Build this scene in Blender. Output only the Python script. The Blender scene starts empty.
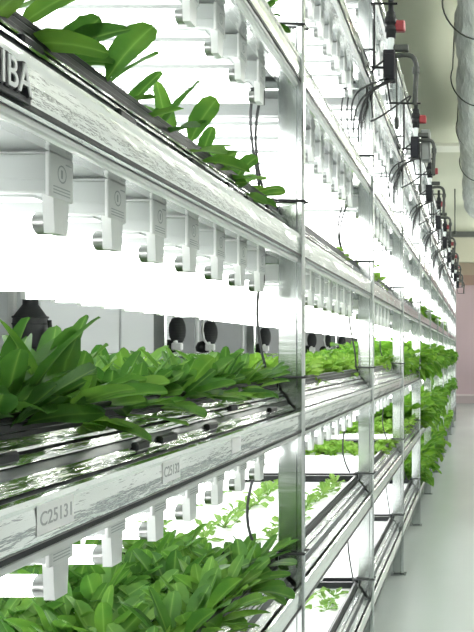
import bpy, math, random
from mathutils import Vector, Matrix
random.seed(7)
S = bpy.context.scene
COL = S.collection
CAMZ = 1.524
F = 766.0            # focal length in pixels of the 474x632 frame
PX, PY = 479.0, 353.0
BAY = 1.5
POST0 = 0.765        # y of the post just out of frame
NPOST = 12
XF = -0.524          # aisle face of the rack
XT = -0.60           # tray edge
XR = -1.60           # rear face of the rack
TIERS = {'D': -1.275, 'C': -0.755, 'B': -0.235, 'A': 0.285, 'Z': 0.805, 'Y': 1.325, 'X': 1.845}
SHELF = {'D': 'bottom shelf', 'C': 'second shelf up', 'B': 'third shelf up', 'A': 'fourth shelf up',
         'Z': 'fifth shelf up', 'Y': 'sixth shelf up', 'X': 'top shelf'}
ORD = ['zeroth', 'first', 'second', 'third', 'fourth', 'fifth', 'sixth', 'seventh', 'eighth', 'ninth', 'tenth',
       'eleventh', 'twelfth', 'thirteenth', 'fourteenth', 'fifteenth', 'sixteenth']
BAYN = ['nearest bay'] + ['%s bay' % ORD[k] for k in range(2, 13)]
def post_y(n): return POST0 + BAY * n
def proj(x, y, zr):
    if y < 0.05: return (-9999, -9999)
    return PX + F * x / y, PY - F * zr / y
def inframe(x, y, zr, m=8):
    u, v = proj(x, y, zr)
    return -m <= u <= 474 + m and -m <= v <= 632 + m

# ------------------------------------------------------------------ materials
def nt(name):
    m = bpy.data.materials.new(name); m.use_nodes = True
    n = m.node_tree.nodes; l = m.node_tree.links
    return m, n, l, n['Principled BSDF']
def mat(name, col, rough=.5, metal=0, noise=0, nscale=(10, 10, 10), bump=0, bscale=(20, 20, 20), bdist=.01, emit=0, coat=0, spec=None):
    m, n, l, b = nt(name)
    b.inputs['Base Color'].default_value = (*col, 1)
    b.inputs['Roughness'].default_value = rough
    b.inputs['Metallic'].default_value = metal
    if coat: b.inputs['Coat Weight'].default_value = coat
    if spec is not None: b.inputs['Specular IOR Level'].default_value = spec
    if emit:
        b.inputs['Emission Color'].default_value = (*col, 1)
        b.inputs['Emission Strength'].default_value = emit
    tc = n.new('ShaderNodeTexCoord')
    if noise:
        mp = n.new('ShaderNodeMapping'); mp.inputs['Scale'].default_value = nscale
        no = n.new('ShaderNodeTexNoise'); no.inputs['Scale'].default_value = 1; no.inputs['Detail'].default_value = 5
        r = n.new('ShaderNodeValToRGB')
        r.color_ramp.elements[0].position = .3; r.color_ramp.elements[1].position = .7
        r.color_ramp.elements[0].color = (*[max(0, c * (1 - noise)) for c in col], 1)
        r.color_ramp.elements[1].color = (*[min(1, c * (1 + noise * .6)) for c in col], 1)
        l.new(tc.outputs['Object'], mp.inputs[0]); l.new(mp.outputs[0], no.inputs['Vector'])
        l.new(no.outputs['Fac'], r.inputs[0]); l.new(r.outputs[0], b.inputs['Base Color'])
    if bump:
        mp = n.new('ShaderNodeMapping'); mp.inputs['Scale'].default_value = bscale
        no = n.new('ShaderNodeTexNoise'); no.inputs['Scale'].default_value = 1; no.inputs['Detail'].default_value = 4
        bp = n.new('ShaderNodeBump'); bp.inputs['Strength'].default_value = bump; bp.inputs['Distance'].default_value = bdist
        l.new(tc.outputs['Object'], mp.inputs[0]); l.new(mp.outputs[0], no.inputs['Vector'])
        l.new(no.outputs['Fac'], bp.inputs['Height']); l.new(bp.outputs[0], b.inputs['Normal'])
    return m
def leaf_mat(name, c0, c1, c2, trans=.45):
    m, n, l, b = nt(name)
    oi = n.new('ShaderNodeObjectInfo'); tc = n.new('ShaderNodeTexCoord')
    no = n.new('ShaderNodeTexNoise'); no.inputs['Scale'].default_value = 14; no.inputs['Detail'].default_value = 3
    l.new(tc.outputs['Object'], no.inputs['Vector'])
    ad = n.new('ShaderNodeMath'); ad.operation = 'MULTIPLY_ADD'; ad.inputs[1].default_value = .35
    l.new(oi.outputs['Random'], ad.inputs[0]); 
    sc = n.new('ShaderNodeMath'); sc.operation = 'MULTIPLY_ADD'; sc.inputs[1].default_value = 1.2; sc.inputs[2].default_value = -.25
    l.new(no.outputs['Fac'], sc.inputs[0]); l.new(sc.outputs[0], ad.inputs[2])
    r = n.new('ShaderNodeValToRGB'); e = r.color_ramp.elements
    e[0].position = .1; e[0].color = (*c0, 1); e[1].position = .95; e[1].color = (*c2, 1)
    k = e.new(.5); k.color = (*c1, 1)
    l.new(ad.outputs[0], r.inputs[0])
    av = n.new('ShaderNodeAttribute'); av.attribute_name = 'vein'
    pw = n.new('ShaderNodeMath'); pw.operation = 'POWER'; pw.inputs[1].default_value = 5
    l.new(av.outputs['Fac'], pw.inputs[0])
    ml = n.new('ShaderNodeMath'); ml.operation = 'MULTIPLY'; ml.inputs[1].default_value = .45
    l.new(pw.outputs[0], ml.inputs[0])
    mv = n.new('ShaderNodeMix'); mv.data_type = 'RGBA'
    l.new(ml.outputs[0], mv.inputs[0]); l.new(r.outputs[0], mv.inputs[6]); mv.inputs[7].default_value = (*[min(1, q * 1.5 + .04) for q in c2], 1)
    l.new(mv.outputs[2], b.inputs['Base Color'])
    b.inputs['Roughness'].default_value = .5; b.inputs['Specular IOR Level'].default_value = .25
    nb = n.new('ShaderNodeTexNoise'); nb.inputs['Scale'].default_value = 60
    l.new(tc.outputs['Object'], nb.inputs['Vector'])
    bp = n.new('ShaderNodeBump'); bp.inputs['Strength'].default_value = .35; bp.inputs['Distance'].default_value = .004
    l.new(nb.outputs['Fac'], bp.inputs['Height']); l.new(bp.outputs[0], b.inputs['Normal'])
    t = n.new('ShaderNodeBsdfTranslucent'); l.new(mv.outputs[2], t.inputs['Color'])
    mx = n.new('ShaderNodeMixShader'); mx.inputs[0].default_value = trans
    l.new(b.outputs[0], mx.inputs[1]); l.new(t.outputs[0], mx.inputs[2])
    l.new(mx.outputs[0], n['Material Output'].inputs[0])
    return m
M = dict(
    steel=mat('polished_steel', (.84, .86, .85), .13, 1, noise=.10, nscale=(20, 4, 30), bump=.8, bscale=(26, 7, 34), bdist=.006),
    post=mat('post_steel', (.60, .63, .62), .2, 1, bump=.15, bscale=(4, 4, 30), bdist=.004),
    foil=mat('crinkled_foil', (.80, .82, .82), .14, 1, bump=.9, bscale=(55, 5, 55), bdist=.012),
    rim=mat('dark_tray_rim', (.012, .014, .015), .35, 0, spec=.25),
    traydark=mat('tray_channel', (.10, .11, .115), .28, .6),
    white=mat('white_enamel', (.90, .92, .91), .42),
    plate=mat('white_plastic', (.86, .88, .87), .5),
    mark=mat('grey_print', (.50, .53, .54), .6),
    foam=mat('white_foam_board', (.90, .92, .91), .8),
    tube=mat('lamp_tube_glow', (1, 1, .985), .3, emit=5.0),
    cap=mat('lamp_cap_metal', (.36, .37, .36), .35, 1),
    black=mat('black_plastic', (.014, .016, .017), .45, spec=.25),
    cable=mat('black_cable', (.03, .033, .034), .5),
    red=mat('red_plastic', (.24, .025, .03), .4),
    box=mat('charcoal_box', (.010, .011, .015), .55, spec=.2),
    hose=mat('grey_hose', (.055, .062, .055), .5, spec=.3),
    clear=mat('clear_pipe', (.62, .68, .67), .2),
    sticker=mat('grey_sticker', (.80, .82, .82), .5),
    ink=mat('sticker_ink', (.36, .38, .39), .6),
    letter=mat('silver_letter', (.66, .68, .69), .35),
    letterside=mat('letter_dark_edge', (.04, .042, .045), .4),
    fan=mat('fan_grey', (.03, .032, .035), .55),
    fanstem=mat('fan_stem_white', (.75, .77, .76), .4),
    floor=mat('floor_paint', (.62, .68, .66), .22, 0, noise=.06, nscale=(1.2, .6, 1), bump=.05, bscale=(3, 3, 3), bdist=.01),
    ceil=mat('ceiling_panel', (.55, .58, .46), .8, noise=.06, nscale=(.7, .7, .7)),
    ceiltrim=mat('ceiling_strip', (.74, .77, .68), .7),
    pink=mat('pink_wall', (.74, .58, .63), .75, noise=.05, nscale=(.6, .6, .6)),
    mauve=mat('mauve_skirting', (.58, .49, .51), .6),
    trimlight=mat('pale_trim', (.85, .76, .77), .6),
    brown=mat('brown_band', (.48, .33, .28), .65),
    tan=mat('tan_band', (.55, .46, .36), .65),
    beige=mat('beige_bulkhead', (.60, .59, .48), .75),
    dark=mat('added_dark_band', (.10, .11, .10), .5),  # dark tone for the painted shadow gap and the added reflection band
    wall=mat('grey_wall', (.30, .315, .32), .7, noise=.12, nscale=(1, .7, .6)),
    wallw=mat('pale_wall', (.80, .82, .80), .7),
    cabinet=mat('pale_cabinet', (.62, .65, .65), .5),
    relay=mat('relay_grey', (.20, .22, .21), .5),
    duct=mat('silver_duct_wrap', (.93, .96, .94), .25, .12, bump=1, bscale=(16, 3, 16), bdist=.05),
    vent=mat('vent_grey', (.20, .22, .20), .6),
    fillglow=mat('fill_lamp_glow', (1, .99, .95), .4, emit=30),  # glow of the unseen lamps added to brighten the aisle
    enamel=mat('grey_enamel', (.54, .57, .56), .45),
    spoon=leaf_mat('spoon_leaf', (.03, .105, .018), (.075, .20, .03), (.17, .335, .045)),
    frill=leaf_mat('frill_leaf', (.10, .25, .028), (.20, .38, .05), (.34, .52, .10)),
    seed=leaf_mat('seedling_leaf', (.10, .22, .04), (.17, .31, .06), (.26, .40, .10)),
    bush=leaf_mat('bush_leaf', (.05, .17, .015), (.13, .31, .03), (.24, .44, .05)),
)

# ------------------------------------------------------------------ mesh builder
class MB:
    def __init__(s): s.v = []; s.f = []; s.m = []; s.sm = []; s.vein = {}
    def add(s, vs, fs, mi=0, smooth=False):
        o = len(s.v); s.v += [tuple(v) for v in vs]
        for f in fs:
            s.f.append([o + i for i in f]); s.m.append(mi); s.sm.append(smooth)
        return s
    def box(s, x0, x1, y0, y1, z0, z1, mi=0, ch=0):
        if ch <= 0:
            vs = [(x, y, z) for x in (x0, x1) for y in (y0, y1) for z in (z0, z1)]
            return s.add(vs, [(0, 1, 3, 2), (4, 6, 7, 5), (0, 4, 5, 1), (2, 3, 7, 6), (0, 2, 6, 4), (1, 5, 7, 3)], mi)
        # chamfered box: 24 vertices
        vs = []; idx = {}
        X = (x0, x1); Y = (y0, y1); Z = (z0, z1); sg = (1, -1)
        for i in (0, 1):
            for j in (0, 1):
                for k in (0, 1):
                    idx[i, j, k, 'x'] = len(vs); vs.append((X[i], Y[j] + sg[j] * ch, Z[k] + sg[k] * ch))
                    idx[i, j, k, 'y'] = len(vs); vs.append((X[i] + sg[i] * ch, Y[j], Z[k] + sg[k] * ch))
                    idx[i, j, k, 'z'] = len(vs); vs.append((X[i] + sg[i] * ch, Y[j] + sg[j] * ch, Z[k]))
        fs = []
        for i in (0, 1): fs.append([idx[i, 0, 0, 'x'], idx[i, 1, 0, 'x'], idx[i, 1, 1, 'x'], idx[i, 0, 1, 'x']])
        for j in (0, 1): fs.append([idx[0, j, 0, 'y'], idx[1, j, 0, 'y'], idx[1, j, 1, 'y'], idx[0, j, 1, 'y']])
        for k in (0, 1): fs.append([idx[0, 0, k, 'z'], idx[1, 0, k, 'z'], idx[1, 1, k, 'z'], idx[0, 1, k, 'z']])
        for j in (0, 1):
            for k in (0, 1): fs.append([idx[0, j, k, 'y'], idx[1, j, k, 'y'], idx[1, j, k, 'z'], idx[0, j, k, 'z']])
        for i in (0, 1):
            for k in (0, 1): fs.append([idx[i, 0, k, 'x'], idx[i, 1, k, 'x'], idx[i, 1, k, 'z'], idx[i, 0, k, 'z']])
        for i in (0, 1):
            for j in (0, 1): fs.append([idx[i, j, 0, 'x'], idx[i, j, 1, 'x'], idx[i, j, 1, 'y'], idx[i, j, 0, 'y']])
        for i in (0, 1):
            for j in (0, 1):
                for k in (0, 1): fs.append([idx[i, j, k, 'x'], idx[i, j, k, 'y'], idx[i, j, k, 'z']])
        return s.add(vs, fs, mi)
    def tube(s, pts, r, n=8, mi=0, cap=True):
        pts = [Vector(p) for p in pts]
        rs = r if isinstance(r, (list, tuple)) else [r] * len(pts)
        up = Vector((0, 0, 1)); vs = []; fs = []
        prev = None
        for i, p in enumerate(pts):
            d = (pts[min(i + 1, len(pts) - 1)] - pts[max(i - 1, 0)])
            d = d.normalized() if d.length > 1e-9 else Vector((0, 0, 1))
            if prev is None:
                a = d.cross(up)
                if a.length < .1: a = d.cross(Vector((0, 1, 0)))
            else:
                a = prev - d * prev.dot(d)
            a.normalize(); prev = a; b = d.cross(a)
            for k in range(n):
                t = 2 * math.pi * k / n
                vs.append(p + (a * math.cos(t) + b * math.sin(t)) * rs[i])
        for i in range(len(pts) - 1):
            for k in range(n):
                fs.append((i * n + k, i * n + (k + 1) % n, (i + 1) * n + (k + 1) % n, (i + 1) * n + k))
        s.add(vs, fs, mi, True)
        if cap:
            s.add(vs[:n], [tuple(range(n))[::-1]], mi); s.add(vs[-n:], [tuple(range(n))], mi)
        return s
    def lathe(s, prof, c, n=16, mi=0, sx=1, sy=1):
        vs = []; fs = []
        for r, z in prof:
            for k in range(n):
                t = 2 * math.pi * k / n
                vs.append((c[0] + r * math.cos(t) * sx, c[1] + r * math.sin(t) * sy, c[2] + z))
        for i in range(len(prof) - 1):
            for k in range(n):
                fs.append((i * n + k, i * n + (k + 1) % n, (i + 1) * n + (k + 1) % n, (i + 1) * n + k))
        s.add(vs, fs, mi, True)
        s.add(vs[:n], [tuple(range(n))[::-1]], mi); s.add(vs[-n:], [tuple(range(n))], mi)
        return s
    def strip(s, prof, y0, y1, mi=0, ny=1, jit=0, smooth=False):
        """profile of (x,z) points swept along y"""
        vs = []; fs = []; k = len(prof)
        for j in range(ny + 1):
            y = y0 + (y1 - y0) * j / ny
            for i, (x, z) in enumerate(prof):
                a = 0 if i in (0, k - 1) else jit
                vs.append((x + random.uniform(-a, a), y, z + random.uniform(-a, a)))
        for j in range(ny):
            for i in range(k - 1):
                fs.append((j * k + i, j * k + i + 1, (j + 1) * k + i + 1, (j + 1) * k + i))
        return s.add(vs, fs, mi, smooth)
    def mesh(s, name, mats):
        me = bpy.data.meshes.new(name)
        me.from_pydata(s.v, [], s.f)
        for m in mats: me.materials.append(m)
        me.polygons.foreach_set('material_index', s.m)
        me.polygons.foreach_set('use_smooth', s.sm)
        me.update(); me.validate()
        if s.vein:
            at = me.attributes.new('vein', 'FLOAT', 'POINT')
            for i, q in s.vein.items(): at.data[i].value = q
        import bmesh
        b = bmesh.new(); b.from_mesh(me); bmesh.ops.recalc_face_normals(b, faces=b.faces) if not getattr(s, 'open', 0) else None
        b.to_mesh(me); b.free()
        return me

def put(name, me, parent=None, loc=None):
    o = bpy.data.objects.new(name, me); COL.objects.link(o)
    if parent is not None: o.parent = parent
    if loc is not None: o.location = loc
    return o
def tag(o, label=None, cat=None, group=None, kind=None):
    if label: o['label'] = label
    if cat: o['category'] = cat
    if group: o['group'] = group
    if kind: o['kind'] = kind
    return o
def empty(name, loc, label, cat, group=None):
    o = bpy.data.objects.new(name, None); COL.objects.link(o); o.location = loc; o.empty_display_size = .05
    return tag(o, label, cat, group)
def part(name, mb, mats, parent, world=True, label=None):
    if not isinstance(mats, (list, tuple)): mats = [mats]
    me = mb.mesh(name, mats)
    o = put(name, me, parent)
    if world and parent is not None:
        p = parent; t = Vector(p.location)
        if p.parent: t = t + Vector(p.parent.location)
        o.location = -t
    if label: o['label'] = label
    return o
def single(name, mb, mats, loc, label, cat, group=None):
    if not isinstance(mats, (list, tuple)): mats = [mats]
    o = put(name, mb.mesh(name, mats)); o.location = loc
    return tag(o, label, cat, group)
def struct(name, mb, m):
    if not isinstance(m, (list, tuple)): m = [m]
    return tag(put(name, mb.mesh(name, m)), kind='structure')

def text_mesh(body, height, xs=1.0, extrude=.001, offset=0.0, spacing=1.0):
    c = bpy.data.curves.new('lettering', 'FONT'); c.body = body; c.size = height / .70
    c.extrude = extrude; c.offset = offset; c.space_character = spacing; c.resolution_u = 4
    o = bpy.data.objects.new('lettering', c); COL.objects.link(o)
    dg = bpy.context.evaluated_depsgraph_get(); dg.update()
    me = bpy.data.meshes.new_from_object(o.evaluated_get(dg))
    bpy.data.objects.remove(o); 
    vs = [v.co.copy() for v in me.vertices]; fs = [list(p.vertices) for p in me.polygons]
    bpy.data.meshes.remove(me)
    w = max(v.x for v in vs)
    return [Vector((v.x * xs, v.y, v.z)) for v in vs], fs, w * xs
def text_on_face(mb, body, y_start, z_base, height, xs, x_face, extrude=.0006, mi=0, offset=0, right=False, spacing=1.0):
    vs, fs, w = text_mesh(body, height, xs, extrude, offset, spacing)
    y0 = y_start - w if right else y_start
    mb.add([(x_face + v.z, y0 + v.x, z_base + v.y) for v in vs], fs, mi)
    return w

Z0 = CAMZ
# ------------------------------------------------------------------ setting
struct('floor', MB().box(-3.8, 1.35, -2.5, 24, -.1, 0), M['floor'])
struct('ceiling', MB().box(-3.8, 1.35, -2.5, 19.1, Z0 + 3.0, Z0 + 3.1), M['ceil'])
struct('wall_left', MB().box(-3.9, -3.8, -2.5, 24, 0, Z0 + 3.1), M['wall'])
struct('wall_right', MB().box(1.35, 1.45, -2.5, 24, 0, Z0 + 3.1), M['wallw'])
struct('wall_front', MB().box(-3.8, 1.35, -2.6, -2.5, 0, Z0 + 3.1), M['wallw'])
struct('wall_back', MB().box(-3.8, 1.35, 23.3, 23.4, 0, Z0 + 3.1), M['pink'])
struct('baseboard_back', MB().box(-3.8, 1.35, 23.24, 23.3, 0, .22), M['mauve'])
struct('trim_1', MB().box(-3.8, 1.35, 23.22, 23.3, .22, .275), M['trimlight'])
struct('trim_2', MB().box(-3.8, 1.35, 23.2, 23.3, Z0 + 2.06, Z0 + 2.36), M['brown'])
struct('trim_3', MB().box(-3.8, 1.35, 23.18, 23.3, Z0 + 2.36, Z0 + 2.75), M['tan'])
struct('trim_4', MB().box(-3.8, 1.35, 19.0, 19.2, Z0 + 2.26, Z0 + 2.88), M['beige'])      # bulkhead
struct('painted_shadow_gap', MB().box(-3.8, 1.35, 18.9, 19.2, Z0 + 2.87, Z0 + 3.0), M['dark'])        # dark strip standing in for the shadow gap under the ceiling
struct('reflection_band_low', MB().box(1.33, 1.35, -2.5, 23.2, 0, .46), M['wall'])  # unseen grey band added for the steel beams to reflect
struct('reflection_band_high', MB().box(1.31, 1.35, -2.5, 23.2, Z0 + 1.12, Z0 + 1.30), M['dark'])  # unseen dark rail, added to put dark reflections in the beam faces
struct('trim_6', MB().box(-3.8, 1.35, 10.95, 11.3, Z0 + 2.96, Z0 + 3.0), M['ceiltrim'])
struct('ceiling', MB().box(-3.8, 1.35, 19.0, 23.4, Z0 + 3.1, Z0 + 3.2), M['ceil'])

# ------------------------------------------------------------------ the rack frame
rack = empty('plant_rack', (XF, POST0, 0), 'long polished steel shelving rack of seven tiers along the aisle', 'rack')
YA, YB = POST0 - .75, post_y(NPOST - 1) + .03
TOP = Z0 + 1.845 + .075
for n in range(NPOST):
    y = post_y(n)
    mb = MB()
    mb.box(-.594, -.534, y - .0, y + .028, .008, TOP, 0, .002)
    mb.box(-.540, -.5175, y - .008, y + .022, .008, TOP, 0, .005)
    po = part('post', mb, M['post'], rack)
    ft = MB(); ft.box(-.605, -.500, y - .03, y + .05, 0, .008, 0, .002)
    for sx in (-.59, -.512): ft.lathe([(.006, 0), (.006, .006), (.003, .008)], (sx, y - .018, .008), 6)
    part('foot_plate', ft, M['post'], po)
    mb = MB(); mb.box(XR, XR + .055, y, y + .028, .008, TOP, 0, .002)
    po = part('rear_post', mb, M['post'], rack)
    part('foot_plate', MB().box(XR - .02, XR + .075, y - .03, y + .05, 0, .008, 0, .002), M['post'], po)
beams = {}
for k, b in TIERS.items():
    z = Z0 + b
    mb = MB()
    # folded face: lower lip, face, rolled top edge
    mb.strip([(-.60, z - .003), (-.535, z - .003), (-.5285, z + .004), (-.5268, z + .010), (-.5256, z + .030), (-.5266, z + .050), (-.5240, z + .056), (-.5245, z + .063),
              (-.530, z + .066), (-.536, z + .062), (-.545, z + .058), (-.545, z + .010), (-.60, z + .006)], YA, YB, 0, 1)
    beams[k] = part('front_beam', mb, M['steel'], rack)
    gb = MB().box(-.5283, -.5255, YA, YB, z - .001, z + .006, 0)
    part('dark_edge', gb, M['rim'], beams[k])  # thin dark strip along the lower edge of the beam face
    lip = MB().box(-.549, -.534, YA, YB, z - .017, z - .004, 0, .003)
    part('lamp_rail', lip, M['white'], beams[k], label='white lower rail of the steel beam')
    part('rear_beam', MB().box(XR - .003, XR + .02, YA, YB, z, z + .06, 0, .003), M['steel'], rack)
for n in range(NPOST):      # cross bars joining front and rear posts under each shelf
    y = post_y(n)
    for k, b in TIERS.items():
        z = Z0 + b
        if len(rack.children) < 400:
            part('cross_bar', MB().box(XR + .055, -.594, y + .002, y + .024, z - .022, z + .016, 0, .002), M['post'], rack)

# maker's letters on the beam face and code stickers
zA = Z0 + TIERS['A']; zB = Z0 + TIERS['B']
mb = MB()
text_on_face(mb, 'TOSHIBA', .887, zA + .0095, .036, .78, -.5215, .0042, 0, .0016, True, 1.02)
w = text_on_face(mb, 'TOSHIBA', .8855, zA + .0105, .034, .78, -.5180, .0022, 1, .0004, True, 1.045)
mb.box(-.5262, -.520, .887 - w - .004, .8895, zA + .0015, zA + .0095, 0, .001)
part('maker_lettering', mb, [M['letterside'], M['letter']], beams['A'], label='raised silver capital letters on the beam face')
def sticker(y0, wd, z, h, lines):
    mb = MB(); mb.box(-.5256, -.5252, y0, y0 + wd, z, z + h)
    for txt, zz, hh in lines:
        vs, fs, w = text_mesh(txt, hh, 1, .0002, .0002)
        sc = wd * .86 / w
        mb.add([(-.5250 + v.z, y0 + wd * .07 + v.x * sc, zz + v.y) for v in vs], fs, 1)
    part('code_sticker', mb, [M['sticker'], M['ink']], beams['B'], label='pale sticker with printed code' )
sticker(.910, .083, zB + .017, .038, [('C25131', zB + .027, .017)])
sticker(1.272, .075, zB + .017, .038, [('C25132', zB + .027, .017)])
sticker(1.63, .06, zB + .020, .032, [])

# ------------------------------------------------------------------ trays
def tray(k, n):
    b = TIERS[k]; z = Z0 + b
    y0 = post_y(n) + .045; y1 = post_y(n + 1) - .02
    far = y0 > 7
    t = empty('grow_tray', (-1.15, (y0 + y1) / 2, z + .004),
              'shallow silver lined growing tray on the %s, %s' % (SHELF[k], BAYN[n]), 'tray', 'growing trays on the rack')
    mb = MB()
    mb.strip([(-1.56, z + .150), (-1.56, z + .006), (-.600, z + .006), (-.600, z + .150)], y0, y1, 0)
    mb.strip([(-.604, z + .150), (-.604, z + .075), (-1.556, z + .075), (-1.556, z + .150)], y0, y1, 0)
    for yy in (y0, y1): mb.box(-1.56, -.60, yy - .002, yy + .002, z + .006, z + .150)
    mb.open = 0
    part('basin', mb, M['enamel'], t)
    mb = MB()
    for yy in (y0 + .004, y1 - .004): mb.box(-1.565, -.60, yy - .007, yy + .007, z + .128, z + .157, 0, .002)
    mb.box(-1.567, -1.553, y0, y1, z + .140, z + .157)
    mb.box(-.610, -.596, y0, y1, z + .146, z + .157, 0, .002)
    mb.box(-.600, -.593, y0, y1, z + .134, z + .145, 0, .001)
    mb.box(-.598, -.589, y0, y1, z + .121, z + .134, 0, .001)
    part('rim', mb, M['rim'], t, label='black tray rim')
    NY = 1 if far else 22
    mb = MB()
    mb.strip([(-.5885, z + .127), (-.582, z + .119), (-.575, z + .116), (-.5735, z + .112)], y0, y1, 0, NY, .0016)
    mb.strip([(-.573, z + .1075), (-.569, z + .1025), (-.5655, z + .1015), (-.5645, z + .097)], y0, y1, 0, NY, .0014)
    mb.strip([(-.556, z + .084), (-.549, z + .076), (-.540, z + .0690)], y0, y1, 0, NY, .0010)
    part('foil_skirt', mb, M['foil'], t, label='crinkled silver foil along the tray front')
    mb = MB()
    mb.strip([(-.600, z + .148), (-.5965, z + .147), (-.590, z + .121), (-.575, z + .104), (-.560, z + .086), (-.544, z + .062), (-.600, z + .062)], y0, y1, 0)
    part('front_channel', mb, M['traydark'], t, label='dark channel behind the foil')
    if n == 0:
        rr = random.Random(n * 31 + ord(k))
        for i in range(6):
            yy = y0 + .05 + (y1 - y0 - .15) * (i + rr.uniform(.1, .9)) / 6; ln = rr.uniform(.035, .075); g = rr.choice((0, 1, 1))
            mb = MB()
            if g: mb.box(-.561, -.548, yy, yy + ln, z + .076, z + .0905, 0, .003)
            else: mb.box(-.578, -.566, yy, yy + ln, z + .100, z + .1145, 0, .003)
            part('tray_clip', mb, M['rim'], t, label='black clip on the foil')
    if k in 'DC' or (k in 'B'):
        board(k, n, y0, y1, z)
def board(k, n, y0, y1, z):
    mb = MB(); mb.box(-1.550, -.607, y0 + .014, y1 - .014, z + .105, z + .125, 0, .003)
    single_at('planting_board', mb, M['foam'], 'white foam planting board in the tray on the %s, %s' % (SHELF[k], BAYN[n]),
              'board', 'white planting boards', (-1.15, (y0 + y1) / 2, z + .105))
def single_at(name, mb, mats, label, cat, group, loc):
    if not isinstance(mats, (list, tuple)): mats = [mats]
    L = Vector(loc); mb.v = [tuple(Vector(v) - L) for v in mb.v]
    o = put(name, mb.mesh(name, mats), None, L)
    return tag(o, label, cat, group)
for k in 'DCBAZYX':
    for n in range(NPOST - 1):
        if k == 'X' and n > 6: continue
        tray(k, n)

# ------------------------------------------------------------------ batten lights
def fx_housing():
    mb = MB(); mb.box(-.86, -.004, -.029, .029, -.060, -.004, 0, .003)
    mb.box(-.85, -.006, -.0305, -.029, -.041, -.0395, 0)
    mb.box(-.84, -.03, -.018, .018, -.064, -.060, 0)
    return mb
def fx_holder(x):
    mb = MB(); pr = [(-.021, -.060), (-.0175, -.100), (-.0165, -.114), (.0165, -.114), (.0175, -.100), (.021, -.060)]
    vs = [(x, y, z) for y, z in pr] + [(x - .016, y * .96, z) for y, z in pr]
    mb.add(vs, [(0, 1, 2, 3, 4, 5), (11, 10, 9, 8, 7, 6)] + [(i, (i + 1) % 6, (i + 1) % 6 + 6, i + 6) for i in range(6)])
    return mb
def fx_plate():
    mb = MB(); mb.box(-.006, .001, -.031, .031, -.0645, -.002, 0, .0015)
    n = 18; cy, cz = 0, -.028
    vs = []; fs = []
    for i in range(n):
        t = 2 * math.pi * i / n
        for r in (.0098, .0118): vs.append((.0014, cy + r * math.cos(t), cz + r * math.sin(t) * 1.1))
    for i in range(n): fs.append((2 * i, 2 * i + 1, (2 * i + 3) % (2 * n), (2 * i + 2) % (2 * n)))
    mb.add(vs, fs, 1)
    mb.box(.001, .0014, -.002, .002, -.034, -.022, 1)
    for i in range(3): mb.box(.001, .0014, -.022, .022, -.0490 - i * .0045, -.0475 - i * .0045, 1)
    mb.box(.001, .0014, .010, .026, -.013, -.011, 1)
    return mb
me_h = fx_housing().mesh('housing', [M['enamel']])
me_ho = fx_holder(0.0).mesh('lamp_holder', [M['plate']])
me_p = fx_plate().mesh('end_plate', [M['plate'], M['mark']])
me_t = MB().tube([(-.034, 0, -.098), (-.816, 0, -.098)], .0155, 10).mesh('lamp_tube', [M['tube']])
me_c = MB().tube([(-.0335, 0, -.098), (-.0155, 0, -.098)], .0163, 12).mesh('tube_cap', [M['cap']])
x0 = MB(); h = fx_housing(); x0.add(h.v, h.f); h = fx_holder(0); x0.add(h.v, h.f)
me_hs = x0.mesh('housing', [M['enamel']])
allfx = []
for k in 'CBAZYX' + 'D':
    if k == 'D': continue
    for n in range(NPOST - 1):
        for q in range(8):
            y = post_y(n + 1) - .148 - .1695 * q
            zr = TIERS[k] - .09
            vis = any(inframe(xx, y, zr, 4) for xx in (-.6, -.8, -1.1, -1.4, -1.7))
            allfx.append((0 if vis else 1, y, k, n, q))
allfx.sort()
nind = 0; rest = {}
for vis, y, k, n, q in allfx:
    z = Z0 + TIERS[k] - .001
    if vis == 0 and nind < 296:
        nind += 1
        o = empty('light_fixture', (-.60, y, z), '%s white batten light from the far post, under the %s, %s' % (ORD[q + 1], SHELF[k], BAYN[n]),
                  'light', 'batten lights under the shelves')
        if y < 5.5:
            put('housing', me_h, o); put('end_plate', me_p, o)
            put('lamp_holder', me_ho, o); put('lamp_holder', me_ho, o, (-.829, 0, 0))
            tb = put('lamp_tube', me_t, o); tb['label'] = 'glowing white lamp tube'
            put('tube_cap', me_c, tb)
        else:
            put('housing', me_hs, o); put('lamp_tube', me_t, o)
    else:
        r = rest.setdefault(k, MB())
        h = fx_housing(); r.add([(v[0] - .6, v[1] + y, v[2] + z) for v in h.v], h.f, 0)
        h = fx_holder(0); r.add([(v[0] - .6, v[1] + y, v[2] + z) for v in h.v], h.f, 0)
        r.tube([(-.634, y, z - .098), (-1.416, y, z - .098)], .0155, 6, 1)
for k, r in rest.items():
    o = put('batten_lights', r.mesh('batten_lights', [M['enamel'], M['tube']]))
    tag(o, 'distant row of white batten lights under the %s' % SHELF[k], 'light', None, 'stuff')

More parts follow.
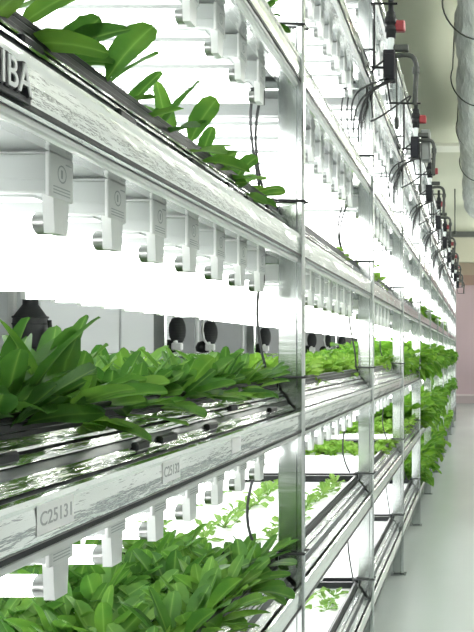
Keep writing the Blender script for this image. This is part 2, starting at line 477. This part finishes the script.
# ------------------------------------------------------------------ plants
def leaf(mb, az, e0, bend, L, W, pet=.3, fold=.25, wave=0, twist=0, base=(0, 0, 0), n=8, tip=1.15):
    d = Vector((math.cos(az), math.sin(az), 0)); side = Vector((-math.sin(az), math.cos(az), 0)); up = Vector((0, 0, 1))
    p = Vector(base); rows = []; ph = random.uniform(0, 6)
    sp = 0
    for i in range(n + 1):
        s = pet * i / 2 if i <= 2 else pet + (1 - pet) * (1 - math.cos(math.pi * (.12 + .88 * (i - 2) / (n - 2)))) / 2
        e = e0 - bend * s
        t = d * math.cos(e) + up * math.sin(e)
        nrm = -d * math.sin(e) + up * math.cos(e)
        tw = twist * s
        sd = side * math.cos(tw) + nrm * math.sin(tw)
        if i: p = p + t * (L * (s - sp))
        sp = s
        if s <= pet: w = W * .10 + W * .06 * s / pet
        else:
            u = ((s - pet) / (1 - pet)) ** tip
            w = W * max(.16 if s < .9 else .06, math.sqrt(max(0, 1 - (2 * u - 1) ** 2)))
        row = []
        for j in (-1, -.5, 0, .5, 1):
            wv = math.sin(ph + s * 11 + j * 2) * wave * abs(j) * W
            row.append(p + sd * (w * .5 * j) + nrm * (fold * w * (abs(j) ** 1.5) * .5 + wv))
        rows.append(row)
    vs = [v for r in rows for v in r]; fs = []
    for i in range(n + 1): mb.vein[len(mb.v) + i * 5 + 2] = 1.0
    for i in range(n):
        for j in range(4):
            fs.append((i * 5 + j, i * 5 + j + 1, (i + 1) * 5 + j + 1, (i + 1) * 5 + j))
    mb.add(vs, fs, 0, True)
R = random.uniform
def plant_spoon(nl=21, sc=1.0):
    mb = MB(); mb.open = 1
    for i in range(nl):
        f = i / nl
        az = i * 2.4 + R(-.3, .3)
        e0 = math.radians(R(5, 42) + 45 * f)
        leaf(mb, az, e0, R(.1, .9), sc * R(.105, .185) * (1 - .25 * f), sc * R(.027, .041), pet=R(.22, .38), fold=R(.1, .5), wave=.05, twist=R(-.9, .9),
             base=(R(-.012, .012), R(-.012, .012), 0))
    return mb
def plant_frill(nl=34, sc=1.0):
    mb = MB(); mb.open = 1
    for i in range(nl):
        f = i / nl
        az = i * 2.4 + R(-.3, .3)
        leaf(mb, az, math.radians(R(15, 45) + 40 * f), R(.3, 1.3), sc * R(.065, .125) * (1 - .2 * f), sc * R(.028, .048), pet=.12, fold=R(.2, .6), wave=.16,
             twist=R(-.6, .6), base=(R(-.01, .01), R(-.01, .01), 0))
    return mb
def plant_seed(nl=8, sc=1.0):
    mb = MB(); mb.open = 1
    for i in range(nl):
        az = i * 2.4 + R(-.4, .4)
        leaf(mb, az, math.radians(R(20, 70)), R(.3, 1.0), sc * R(.045, .08), sc * R(.022, .036), pet=.35, fold=.3, wave=.12, twist=R(-.6, .6), n=6)
    return mb
def plant_bush(nl=30, sc=1.0):
    mb = MB(); mb.open = 1
    for i in range(nl):
        f = i / nl
        az = i * 2.4 + R(-.3, .3)
        leaf(mb, az, math.radians(R(0, 40) + 50 * f), R(.4, 1.6), sc * R(.15, .24), sc * R(.06, .09), pet=.2, fold=R(.1, .5), wave=.12, twist=R(-.8, .8),
             base=(R(-.015, .015), R(-.015, .015), R(0, .03)), n=7)
    return mb
PM = dict(spoon=[plant_spoon() for _ in range(7)], frill=[plant_frill() for _ in range(6)], seed=[plant_seed() for _ in range(6)], bush=[plant_bush() for _ in range(4)])
PM['sparse'] = [plant_spoon(11, 1.0) for _ in range(6)]
M['sparse'] = M['spoon']
PME = {k: [b.mesh(k + '_plant', [M[k]]) for b in v] for k, v in PM.items()}
LOOK = dict(sparse='spoon-leaved green plant', spoon='spoon-leaved green plant', frill='frilly light green lettuce', seed='small pale seedling', bush='tall bushy green lettuce')
NAME = dict(sparse='spoon_leaf_plant', spoon='spoon_leaf_plant', frill='frilly_lettuce', seed='seedling', bush='bushy_lettuce')
allp = []
def bed(kind, k, n, rows, ys, dy, sc, zoff=.125, jx=.02, jy=.025, row0=0, c0=0):
    for r, x in enumerate(rows, row0):
        y = ys[0] + R(0, dy * .3); c = c0
        while y < ys[1]:
            c += 1
            allp.append((y, x + R(-jx, jx), TIERS[k] + zoff, kind, k, n, r, c, sc * R(.86, 1.14), R(0, 6.283)))
            y += dy * R(.88, 1.12)
def span(n, a=.10, b=.06): return (post_y(n) + a, post_y(n + 1) - b)
FULL = [-.64, -.77, -.89, -1.01, -1.13, -1.25, -1.37, -1.48]
# third shelf up: dense bed, dark spoon plants first, frilly lettuce after
bed('spoon', 'B', 0, FULL[:2], (.80, 1.30), .085, 1.25)
bed('spoon', 'B', 0, FULL[:2], (1.32, 2.17), .085, .98, c0=6)
bed('spoon', 'B', 0, FULL[2:], (.80, 2.2), .105, .72, row0=2)
bed('frill', 'B', 1, [-.69] + FULL[1:], span(1), .105, 1.12)
bed('frill', 'B', 2, [-.69] + FULL[1:6], span(2), .12, 1.2)
bed('bush', 'B', 3, FULL[:5], span(3), .15, .8)
for n in (4, 5): bed('bush', 'B', n, FULL[:5], span(n), .20, 1.25)
for n in range(6, 11): bed('bush', 'B', n, FULL[:4], span(n), .22, 1.0)
# fourth shelf up: one or two rows above the rim
bed('sparse', 'A', 0, [-.665], (.86, 2.2), .12, 1.15, .11)
bed('frill', 'A', 1, [-.665, -.78], (3.35, 3.72), .12, .75)
bed('frill', 'A', 2, [-.66, -.78], (3.9, 4.75), .13, 1.0)
bed('frill', 'A', 3, [-.66], span(3, .9), .14, .85)
for n in (4, 5, 6, 7): bed('bush', 'A', n, [-.66, -.8], span(n, .3), .26, .66)
# fifth shelf up: a few leaves
bed('spoon', 'Z', 0, [-.66], (2.02, 2.2), .12, .8, .115)
# second shelf up
bed('spoon', 'C', 0, FULL, (1.35, 2.23), .105, 1.15)
bed('seed', 'C', 1, [-.69, -.93, -1.17, -1.41], (2.55, 3.70), .105, 1.0)
bed('frill', 'C', 2, FULL[:7], (4.75, 5.2), .11, .85)
bed('frill', 'C', 3, FULL[:5], (6.0, 6.7), .14, 1.0)
for n in (4, 5): bed('bush', 'C', n, FULL[:4], span(n), .19, 1.25)
for n in range(6, 10): bed('bush', 'C', n, FULL[:3], span(n), .24, 1.0)
# bottom shelf
bed('seed', 'D', 1, [-.69, -.80], (3.42, 3.70), .09, 1.1)
for n in (4, 5): bed('bush', 'D', n, FULL[:3], span(n), .20, 1.2)
for n in range(6, 9): bed('bush', 'D', n, FULL[:3], span(n), .26, .9)
cnt = {}; prest = {}
def pkey(t): return (0 if inframe(t[1], t[0], t[2] + .1, 25) else 1, t[0])
allp.sort(key=pkey)
import bisect
LIM = 300
perkind = {}
for t in allp:
    y, x, zr, kind, k, n, r, c, sc, rot = t
    vis = inframe(x, y, zr + .08, 25)
    if not vis: continue
    mi = random.randrange(len(PME[kind]))
    perkind[kind] = perkind.get(kind, 0) + 1
    if perkind[kind] <= LIM and y < 9.5:
        o = put(NAME[kind], PME[kind][mi], None, (x, y, Z0 + zr)); o.rotation_euler = (R(-.12, .12), R(-.12, .12), rot); o.scale = (sc, sc, sc * R(.9, 1.1))
        tag(o, '%s, %s in row %s from the aisle, %s, %s' % (LOOK[kind], ORD[min(c, 16)], ['one', 'two', 'three', 'four', 'five', 'six', 'seven', 'eight', 'nine'][r], SHELF[k], BAYN[n]),
            'plant', '%ss on the %s' % (LOOK[kind], SHELF[k]))
    else:
        mb = prest.setdefault((kind, k), MB()); mb.open = 1
        src = PM[kind][mi]; mt = Matrix.Translation((x, y, Z0 + zr)) @ Matrix.Rotation(rot, 4, 'Z') @ Matrix.Scale(sc, 4)
        mb.add([mt @ Vector(v) for v in src.v], src.f, 0, True)
for (kind, k), mb in prest.items():
    o = put(NAME[kind] + '_bed', mb.mesh('plant_bed', [M[kind]]))
    tag(o, 'far away bed of %s on the %s' % (LOOK[kind], SHELF[k]), 'plants', None, 'stuff')

# ------------------------------------------------------------------ cables and ties at the posts
def bez(p0, p1, p2, p3, n=10):
    p0, p1, p2, p3 = map(Vector, (p0, p1, p2, p3)); out = []
    for i in range(n + 1):
        t = i / n; u = 1 - t
        out.append(p0 * u ** 3 + p1 * 3 * u * u * t + p2 * 3 * u * t * t + p3 * t ** 3)
    return out
SIDE = ['left', 'right']
for n in range(1, 8):
    y = post_y(n)
    for k in 'CBAZYX':
        z = Z0 + TIERS[k]
        lo = {'C': 'D', 'B': 'C', 'A': 'B', 'Z': 'A', 'Y': 'Z', 'X': 'Y'}[k]
        zl = Z0 + TIERS[lo] + .15
        two = (k, n) in (('Z', 1), ('Y', 2), ('Z', 2), ('Y', 3), ('Z', 3)) or (n > 2 and k in 'ZY')
        if not inframe(-.62, y, TIERS[k] - .2, 0): continue
        for s in range(2 if two else 1):
            xx = -.625 - .02 * s; yy = y - .06 - .015 * s
            sw = R(-.05, .05) if not (k == 'B') else R(-.08, -.02)
            p = bez((xx, yy, z - .055), (xx - .03 + sw * .3, yy, z - .16), (xx + sw * 1.2 - .02, yy - .02, z - .25), (xx + sw * .4 + .01, yy, zl + R(0, .03)))
            mb = MB().tube(p, .0042, 6)
            mb.tube([p[0] + Vector((0, 0, .02)), p[0] - Vector((0, 0, .035))], .0085, 8)
            single_at('power_cable', mb, M['cable'], '%s hanging black cable beside the %s post, under the %s' % (('lone' if not two else ['thicker', 'thinner'][0] if 0 else ['front', 'rear'][s]), ORD[n], SHELF[k]),
                      'cable', 'black cables hanging at the posts', p[0])
        # tie round the post at the shelf above the tray rim
    for k in 'DCBAZY':
        zt = Z0 + TIERS[k] + .165
        if not inframe(-.56, y, TIERS[k] + .165, 0): continue
        mb = MB()
        loop = [(-.6, y - .012, zt), (-.513, y - .012, zt - .002), (-.511, y + .03, zt), (-.6, y + .034, zt)]
        loop = [(-.607, y + .01, zt)] + loop + [(-.607, y + .01, zt)]
        mb.tube(loop, .0038, 6)
        mb.box(-.612, -.60, y - .018, y - .004, zt - .006, zt + .006, 0, .002)
        single_at('cable_tie', mb, M['cable'], 'black cable tie round the %s post just above the %s' % (ORD[n], SHELF[k]), 'cable tie', 'black ties round the posts', (-.56, y, zt))

# ------------------------------------------------------------------ watering valves hanging off the posts above the aisle
for n in range(2, 11):
    y = post_y(n); z = Z0
    V = empty('watering_valve', (-.433, y, z + 1.33), 'black watering valve with red handle and box, hung at the %s post' % ORD[n], 'valve', 'watering valves along the aisle')
    mb = MB()
    mb.lathe([(.018, 0), (.024, .004), (.024, .03), (.030, .034), (.030, .052), (.024, .056), (.024, .066), (.032, .07), (.032, .095), (.026, .1), (.022, .128), (.014, .135), (.014, .21)], (-.433, y, z + 1.545), 14)
    for i in range(8):
        t = i * math.pi / 4; mb.box(-.433 + .028 * math.cos(t) - .004, -.433 + .028 * math.cos(t) + .004, y + .028 * math.sin(t) - .004, y + .028 * math.sin(t) + .004, z + 1.615, z + 1.642)
    part('valve_body', mb, M['black'], V)
    mb = MB(); mb.lathe([(.010, 0), (.010, .03)], (-.40, y, z + 1.588), 8); mb.box(-.412, -.362, y - .016, y + .016, z + 1.578, z + 1.632, 0, .006)
    part('handle', mb, M['red'], V, label='red valve handle')
    part('clear_pipe', MB().tube([(-.433, y, z + 1.55), (-.433, y, z + 1.47)], .017, 10), M['clear'], V)
    mb = MB(); mb.box(-.468, -.412, y - .03, y + .03, z + 1.335, z + 1.482, 0, .004)
    mb.box(-.462, -.418, y - .034, y - .03, z + 1.35, z + 1.46, 0, .002)
    part('control_box', mb, M['box'], V)
    mb = MB(); mb.box(-.418, -.345, y - .014, y + .014, z + 1.482, z + 1.513, 0, .004); mb.tube([(-.44, y, z + 1.497), (-.41, y, z + 1.497)], .011, 8)
    if n == 3:
        gb = MB().box(-.402, -.338, y + .02, y + .10, z + 1.33, z + 1.545, 0, .008); gb.box(-.42, -.40, y + .02, y + .05, z + 1.42, z + 1.45)
        part('relay_box', gb, M['relay'], V, label='larger grey box behind the valve')
    part('pipe_coupling', mb, M['hose'], V)
    mb = MB().tube(bez((-.415, y, z + 1.46), (-.33, y, z + 1.475), (-.305, y, z + 1.465), (-.308, y, z + 1.38)) + [(-.312, y, z + 1.30), (-.315, y + .0, z + 1.22)], .0125, 8)
    mb.lathe([(.018, 0), (.018, .03)], (-.309, y, z + 1.375), 10)
    part('hose', mb, M['hose'], V)
    mb = MB(); mb.tube([(-.53, y - .012, z + 1.712), (-.40, y - .012, z + 1.712)], .006, 6); mb.tube([(-.44, y - .012, z + 1.225), (-.30, y - .004, z + 1.225)], .005, 6)
    mb.tube([(-.53, y - .012, z + 1.40), (-.46, y - .005, z + 1.40)], .006, 6); mb.tube([(-.46, y - .005, z + 1.40), (-.45, y - .005, z + 1.32), (-.435, y - .012, z + 1.225)], .005, 6); mb.tube([(-.5135, y - .013, z + 1.395), (-.5135, y - .013, z + 1.715)], .0055, 6)
    part('bracket', mb, M['black'], V)
    if n < 8:
        ends = [(-.60, y - .10, z + 1.05), (-.52, y - .02, z + 1.15), (-.53, y - .03, z + 1.13), (-.585, y - .05, z + 1.02), (-.55, y - .01, z + 1.22), (-.605, y - .13, z + 1.10), (-.57, y - .06, z + 1.09)]
        starts = [(-.43, y - .02, z + 1.34), (-.425, y - .01, z + 1.34), (-.35, y - .01, z + 1.23), (-.44, y - .01, z + 1.34), (-.405, y, z + 1.47), (-.455, y - .03, z + 1.34), (-.41, y - .02, z + 1.34)]
        WH = ['longest', 'middle', 'looped', 'lowest', 'topmost', 'leftmost', 'shorter']
        for i, (a, b) in enumerate(zip(starts, ends)):
            a = Vector(a); b = Vector(b)
            c1 = a + Vector((-.10, 0, -.05)); c2 = b + Vector((-.012, 0, .17))
            if i == 2: c1 = a + Vector((.07, 0, .1)); c2 = b + Vector((.08, 0, .02))
            single_at('valve_cable', MB().tube(bez(a, c1, c2, b, 12), .0048, 6), M['cable'],
                      '%s black cable drooping from the watering valve at the %s post' % (WH[i], ORD[n]), 'cable', 'black cables from the valves', a)
        p = bez((-.405, y - .01, z + 1.44), (-.41, y, z + 1.38), (-.40, y, z + 1.3), (-.405, y, z + 1.16))
        mb = MB().tube(p, .0045, 6); mb.lathe([(.006, 0), (.012, .015), (.012, .05), (.006, .06)], (-.405, y, z + 1.10), 8)
        part('drip_line', mb, M['hose'], V, label='thin grey line with a fat end')

# ------------------------------------------------------------------ foil duct overhead and its straps
def duct():
    D = empty('air_duct', (0, 5, Z0 + 2.3), 'crinkled silver insulated air duct hanging under the ceiling above the aisle', 'duct')
    pts = []; rs = []
    N = 90
    for i in range(N + 1):
        y = 1.5 + 10.2 * i / N
        sag = .03 * math.sin(y * 2.1)
        drop = 0 if y < 9.5 else (y - 9.5) ** 2 * .05
        pts.append((0 + .012 * math.sin(y * 5), y, Z0 + 2.5 - drop + sag))
        r = .165 + .020 * max(0, y - 5.0)
        rs.append(min(r, .235) + R(-.007, .007) - .012 * (abs((y / .35) % 1 - .5) < .12))
    part('duct_sleeve', MB().tube(pts, rs, 28), M['duct'], D)
    p = Vector(pts[-1])
    mb = MB(); mb.tube([p + Vector((0, -.02, 0)), p + Vector((0, .12, -.03)), p + Vector((0, .2, -.05))], [.17, .16, .14], 20)
    part('outlet', mb, M['vent'], D, label='grey duct outlet')
duct()
for i, y in enumerate((3.9, 5.45, 6.95, 8.5, 10.0)):
    rr = .262 if y < 6 else .255
    mb = MB(); c = Vector((0, y, Z0 + 2.5))
    loop = [c + Vector((rr * math.cos(t), .02 * math.sin(3 * t), rr * math.sin(t))) for t in [math.radians(a) for a in range(-200, 21, 10)]]
    loop = [Vector((loop[0].x + .02, y, Z0 + 3.0))] + loop + [Vector((loop[-1].x - .02, y, Z0 + 3.0))]
    mb.tube(loop, .006, 6)
    single_at('duct_strap', mb, M['hose'], '%s dark strap hanging round the silver duct, counted from the camera' % ORD[i + 1], 'strap', 'straps holding the duct', c)
mb = MB().tube([(-.44, 14.0, Z0 + 3.0), (-.44, 14.0, Z0 + 2.22)], .012, 6); mb.lathe([(.02, 0), (.035, .03), (.03, .06)], (-.44, 14, Z0 + 2.17), 8)
single_at('ceiling_rod', mb, M['hose'], 'thin grey rod hanging from the ceiling near the far bulkhead', 'rod', None, (-.44, 14, Z0 + 2.17))

# ------------------------------------------------------------------ behind the rack
mb = MB()
B = empty('rear_bench', (-1.85, 6.0, 0), 'long grey bench behind the rack carrying the fans', 'bench')
part('bench_top', MB().box(-1.98, -1.65, 2.2, 10.5, Z0 - .02, Z0 + .0, 0, .003), M['post'], B)
for yy in (2.3, 5.0, 7.7, 10.4):
    for xx in (-1.95, -1.68): part('leg', MB().box(xx - .02, xx + .02, yy - .02, yy + .02, 0, Z0 - .02), M['post'], B)
FANS = [3.04, 4.52, 5.07, 6.37, 8.16, 9.03, 9.95]
for i, y in enumerate(FANS):
    x = -1.78; z = Z0
    lab = ('large dark grey bulb shaped fan with narrow neck behind the rack, at far left' if i == 0 else
           'dark oval fan on a pale stem behind the rack, %s from the left' % ORD[i + 1])
    Fn = empty('circulation_fan', (x, y, z), lab, 'fan', 'dark fans behind the rack')
    if i == 0:
        mb = MB().lathe([(.03, .02), (.048, .05), (.060, .085), (.063, .115), (.061, .142), (.046, .165), (.034, .183), (.028, .192), (.027, .27), (.018, .28)], (x, y, z), 20)
        for zz in (.115, .142): mb.lathe([(.0635, 0), (.066, .004), (.0635, .008)], (x, y, z + zz - .004), 20)
        part('fan_body', mb, M['fan'], Fn)
        part('base', MB().lathe([(.05, 0), (.05, .012), (.03, .025)], (x, y, z), 14), M['black'], Fn)
        mb = MB(); mb.box(x + .07, x + .12, y - .02, y + .02, z + .065, z + .095, 0, .008); mb.tube([(x + .04, y, z + .06), (x + .08, y, z + .08), (x + .075, y, z + .13)], .008, 6); mb.box(x + .05, x + .125, y - .02, y + .02, z + .0, z + .035, 0, .008)
        part('control_knob', mb, M['black'], Fn)
        part('stand', MB().box(x - .085, x - .06, y - .012, y + .012, z, z + .33, 0, .003), M['fanstem'], Fn)
    else:
        mb = MB().lathe([(.012, .045), (.032, .065), (.047, .10), (.051, .135), (.047, .17), (.034, .20), (.018, .212)], (x, y, z), 18, 0, 1, .55)
        for zz in (.075, .09, .105, .12, .135, .15, .165, .18, .195):
            r0 = .051 * math.sqrt(max(.08, 1 - ((zz - .13) / .088) ** 2))
            mb.lathe([(r0, -.002), (r0 + .003, 0), (r0, .002)], (x, y, z + zz), 18, 0, 1, .58)
        part('fan_head', mb, M['fan'], Fn)
        mb = MB().tube([(x + .02, y - .03, z + .0), (x + .01, y - .035, z + .04), (x - .0, y - .03, z + .07)], .012, 8)
        mb.box(x - .02, x + .04, y - .045, y - .01, z + .015, z + .06, 0, .006)
        if i in (2, 5): mb.tube([(x - .0, y - .04, z + .05), (x - .025, y - .045, z + .09), (x - .035, y - .045, z + .15), (x - .03, y - .04, z + .215)], .008, 8)
        part('stem', mb, M['fanstem'], Fn, label='pale fan stem')
        part('motor', MB().lathe([(.015, 0), (.045, .012), (.05, .04), (.035, .07), (.01, .08)], (x - .06, y + .04, z), 12), M['black'], Fn)
C = empty('storage_cabinet', (-3.4, 7.0, 0), 'pale grey cabinet against the wall behind the rack', 'cabinet')
part('cabinet_body', MB().box(-3.75, -3.3, 5.7, 8.3, 0, 2.1, 0, .006), M['cabinet'], C)
for j in range(2):
    d = part('cabinet_door', MB().box(-3.3, -3.28, 5.73 + j * 1.3, 6.98 + j * 1.3, .08, 2.05, 0, .004), M['cabinet'], C)
    part('door_handle', MB().box(-3.28, -3.26, 6.9 + j * .14, 6.92 + j * .14, 1.0, 1.25, 0, .003), M['cap'], d)
for i, (u, wd) in enumerate(((157, .02), (197, .03), (243, .02))):
    y = 8.6 + i * 1.6
    x = -(479 - u) * y / F
    x = max(x, -3.7); y = -x * F / (479 - u)
    single_at('wall_pipe', MB().tube([(x, y, 0), (x, y, Z0 + 2.2)], wd, 8), M['fanstem'], '%s pale vertical pipe on the dark wall behind the rack, from left' % ORD[i + 1], 'pipe', 'pale pipes behind the rack', (x, y, 0))

# ------------------------------------------------------------------ unseen fill lamps added over the aisle (to the right of the view)
for i in range(7):
    y = 0.5 + i * 3.4
    Lm = empty('fill_lamp', (.8, y, Z0 + 3.0), '%s added unseen pendant lamp over the aisle, counted from the camera end' % ORD[i + 1], 'lamp', 'added fill lamps')
    part('lamp_body', MB().box(.74, .86, y - .66, y + .66, Z0 + 2.34, Z0 + 2.37, 0, .008), M['white'], Lm)
    for yy in (y - .5, y + .5): part('suspension_rod', MB().tube([(.8, yy, Z0 + 2.37), (.8, yy, Z0 + 3.0)], .006, 6), M['cap'], Lm)
    for xx in (.70, .90): part('lamp_tube', MB().tube([(xx, y - .62, Z0 + 2.34), (xx, y + .62, Z0 + 2.34)], .03, 10), M['fillglow'], Lm)

# ------------------------------------------------------------------ world, camera, colour
w = bpy.data.worlds.new('World'); S.world = w; w.use_nodes = True
w.node_tree.nodes['Background'].inputs[0].default_value = (.8, .85, .82, 1)
w.node_tree.nodes['Background'].inputs[1].default_value = .3
cam = bpy.data.cameras.new('Camera'); co = bpy.data.objects.new('Camera', cam); COL.objects.link(co)
co.location = (0, 0, CAMZ); co.rotation_euler = (math.pi / 2, 0, 0)
cam.sensor_fit = 'VERTICAL'; cam.sensor_height = 36; cam.sensor_width = 27
cam.lens = 36 * F / 632
cam.shift_x = -(PX - 237) / 632; cam.shift_y = (PY - 316) / 632
cam.clip_start = .02
S.camera = co
vs = S.view_settings
S.display_settings.display_device = 'sRGB'
vs.view_transform = 'Standard'; vs.look = 'None'; vs.gamma = 1; vs.exposure = .85; vs.use_curve_mapping = False
c = S.cycles
c.max_bounces = 8; c.diffuse_bounces = 4; c.glossy_bounces = 4; c.transmission_bounces = 4
c.caustics_reflective = False; c.caustics_refractive = False
c.sample_clamp_indirect = 6; c.use_denoising = True
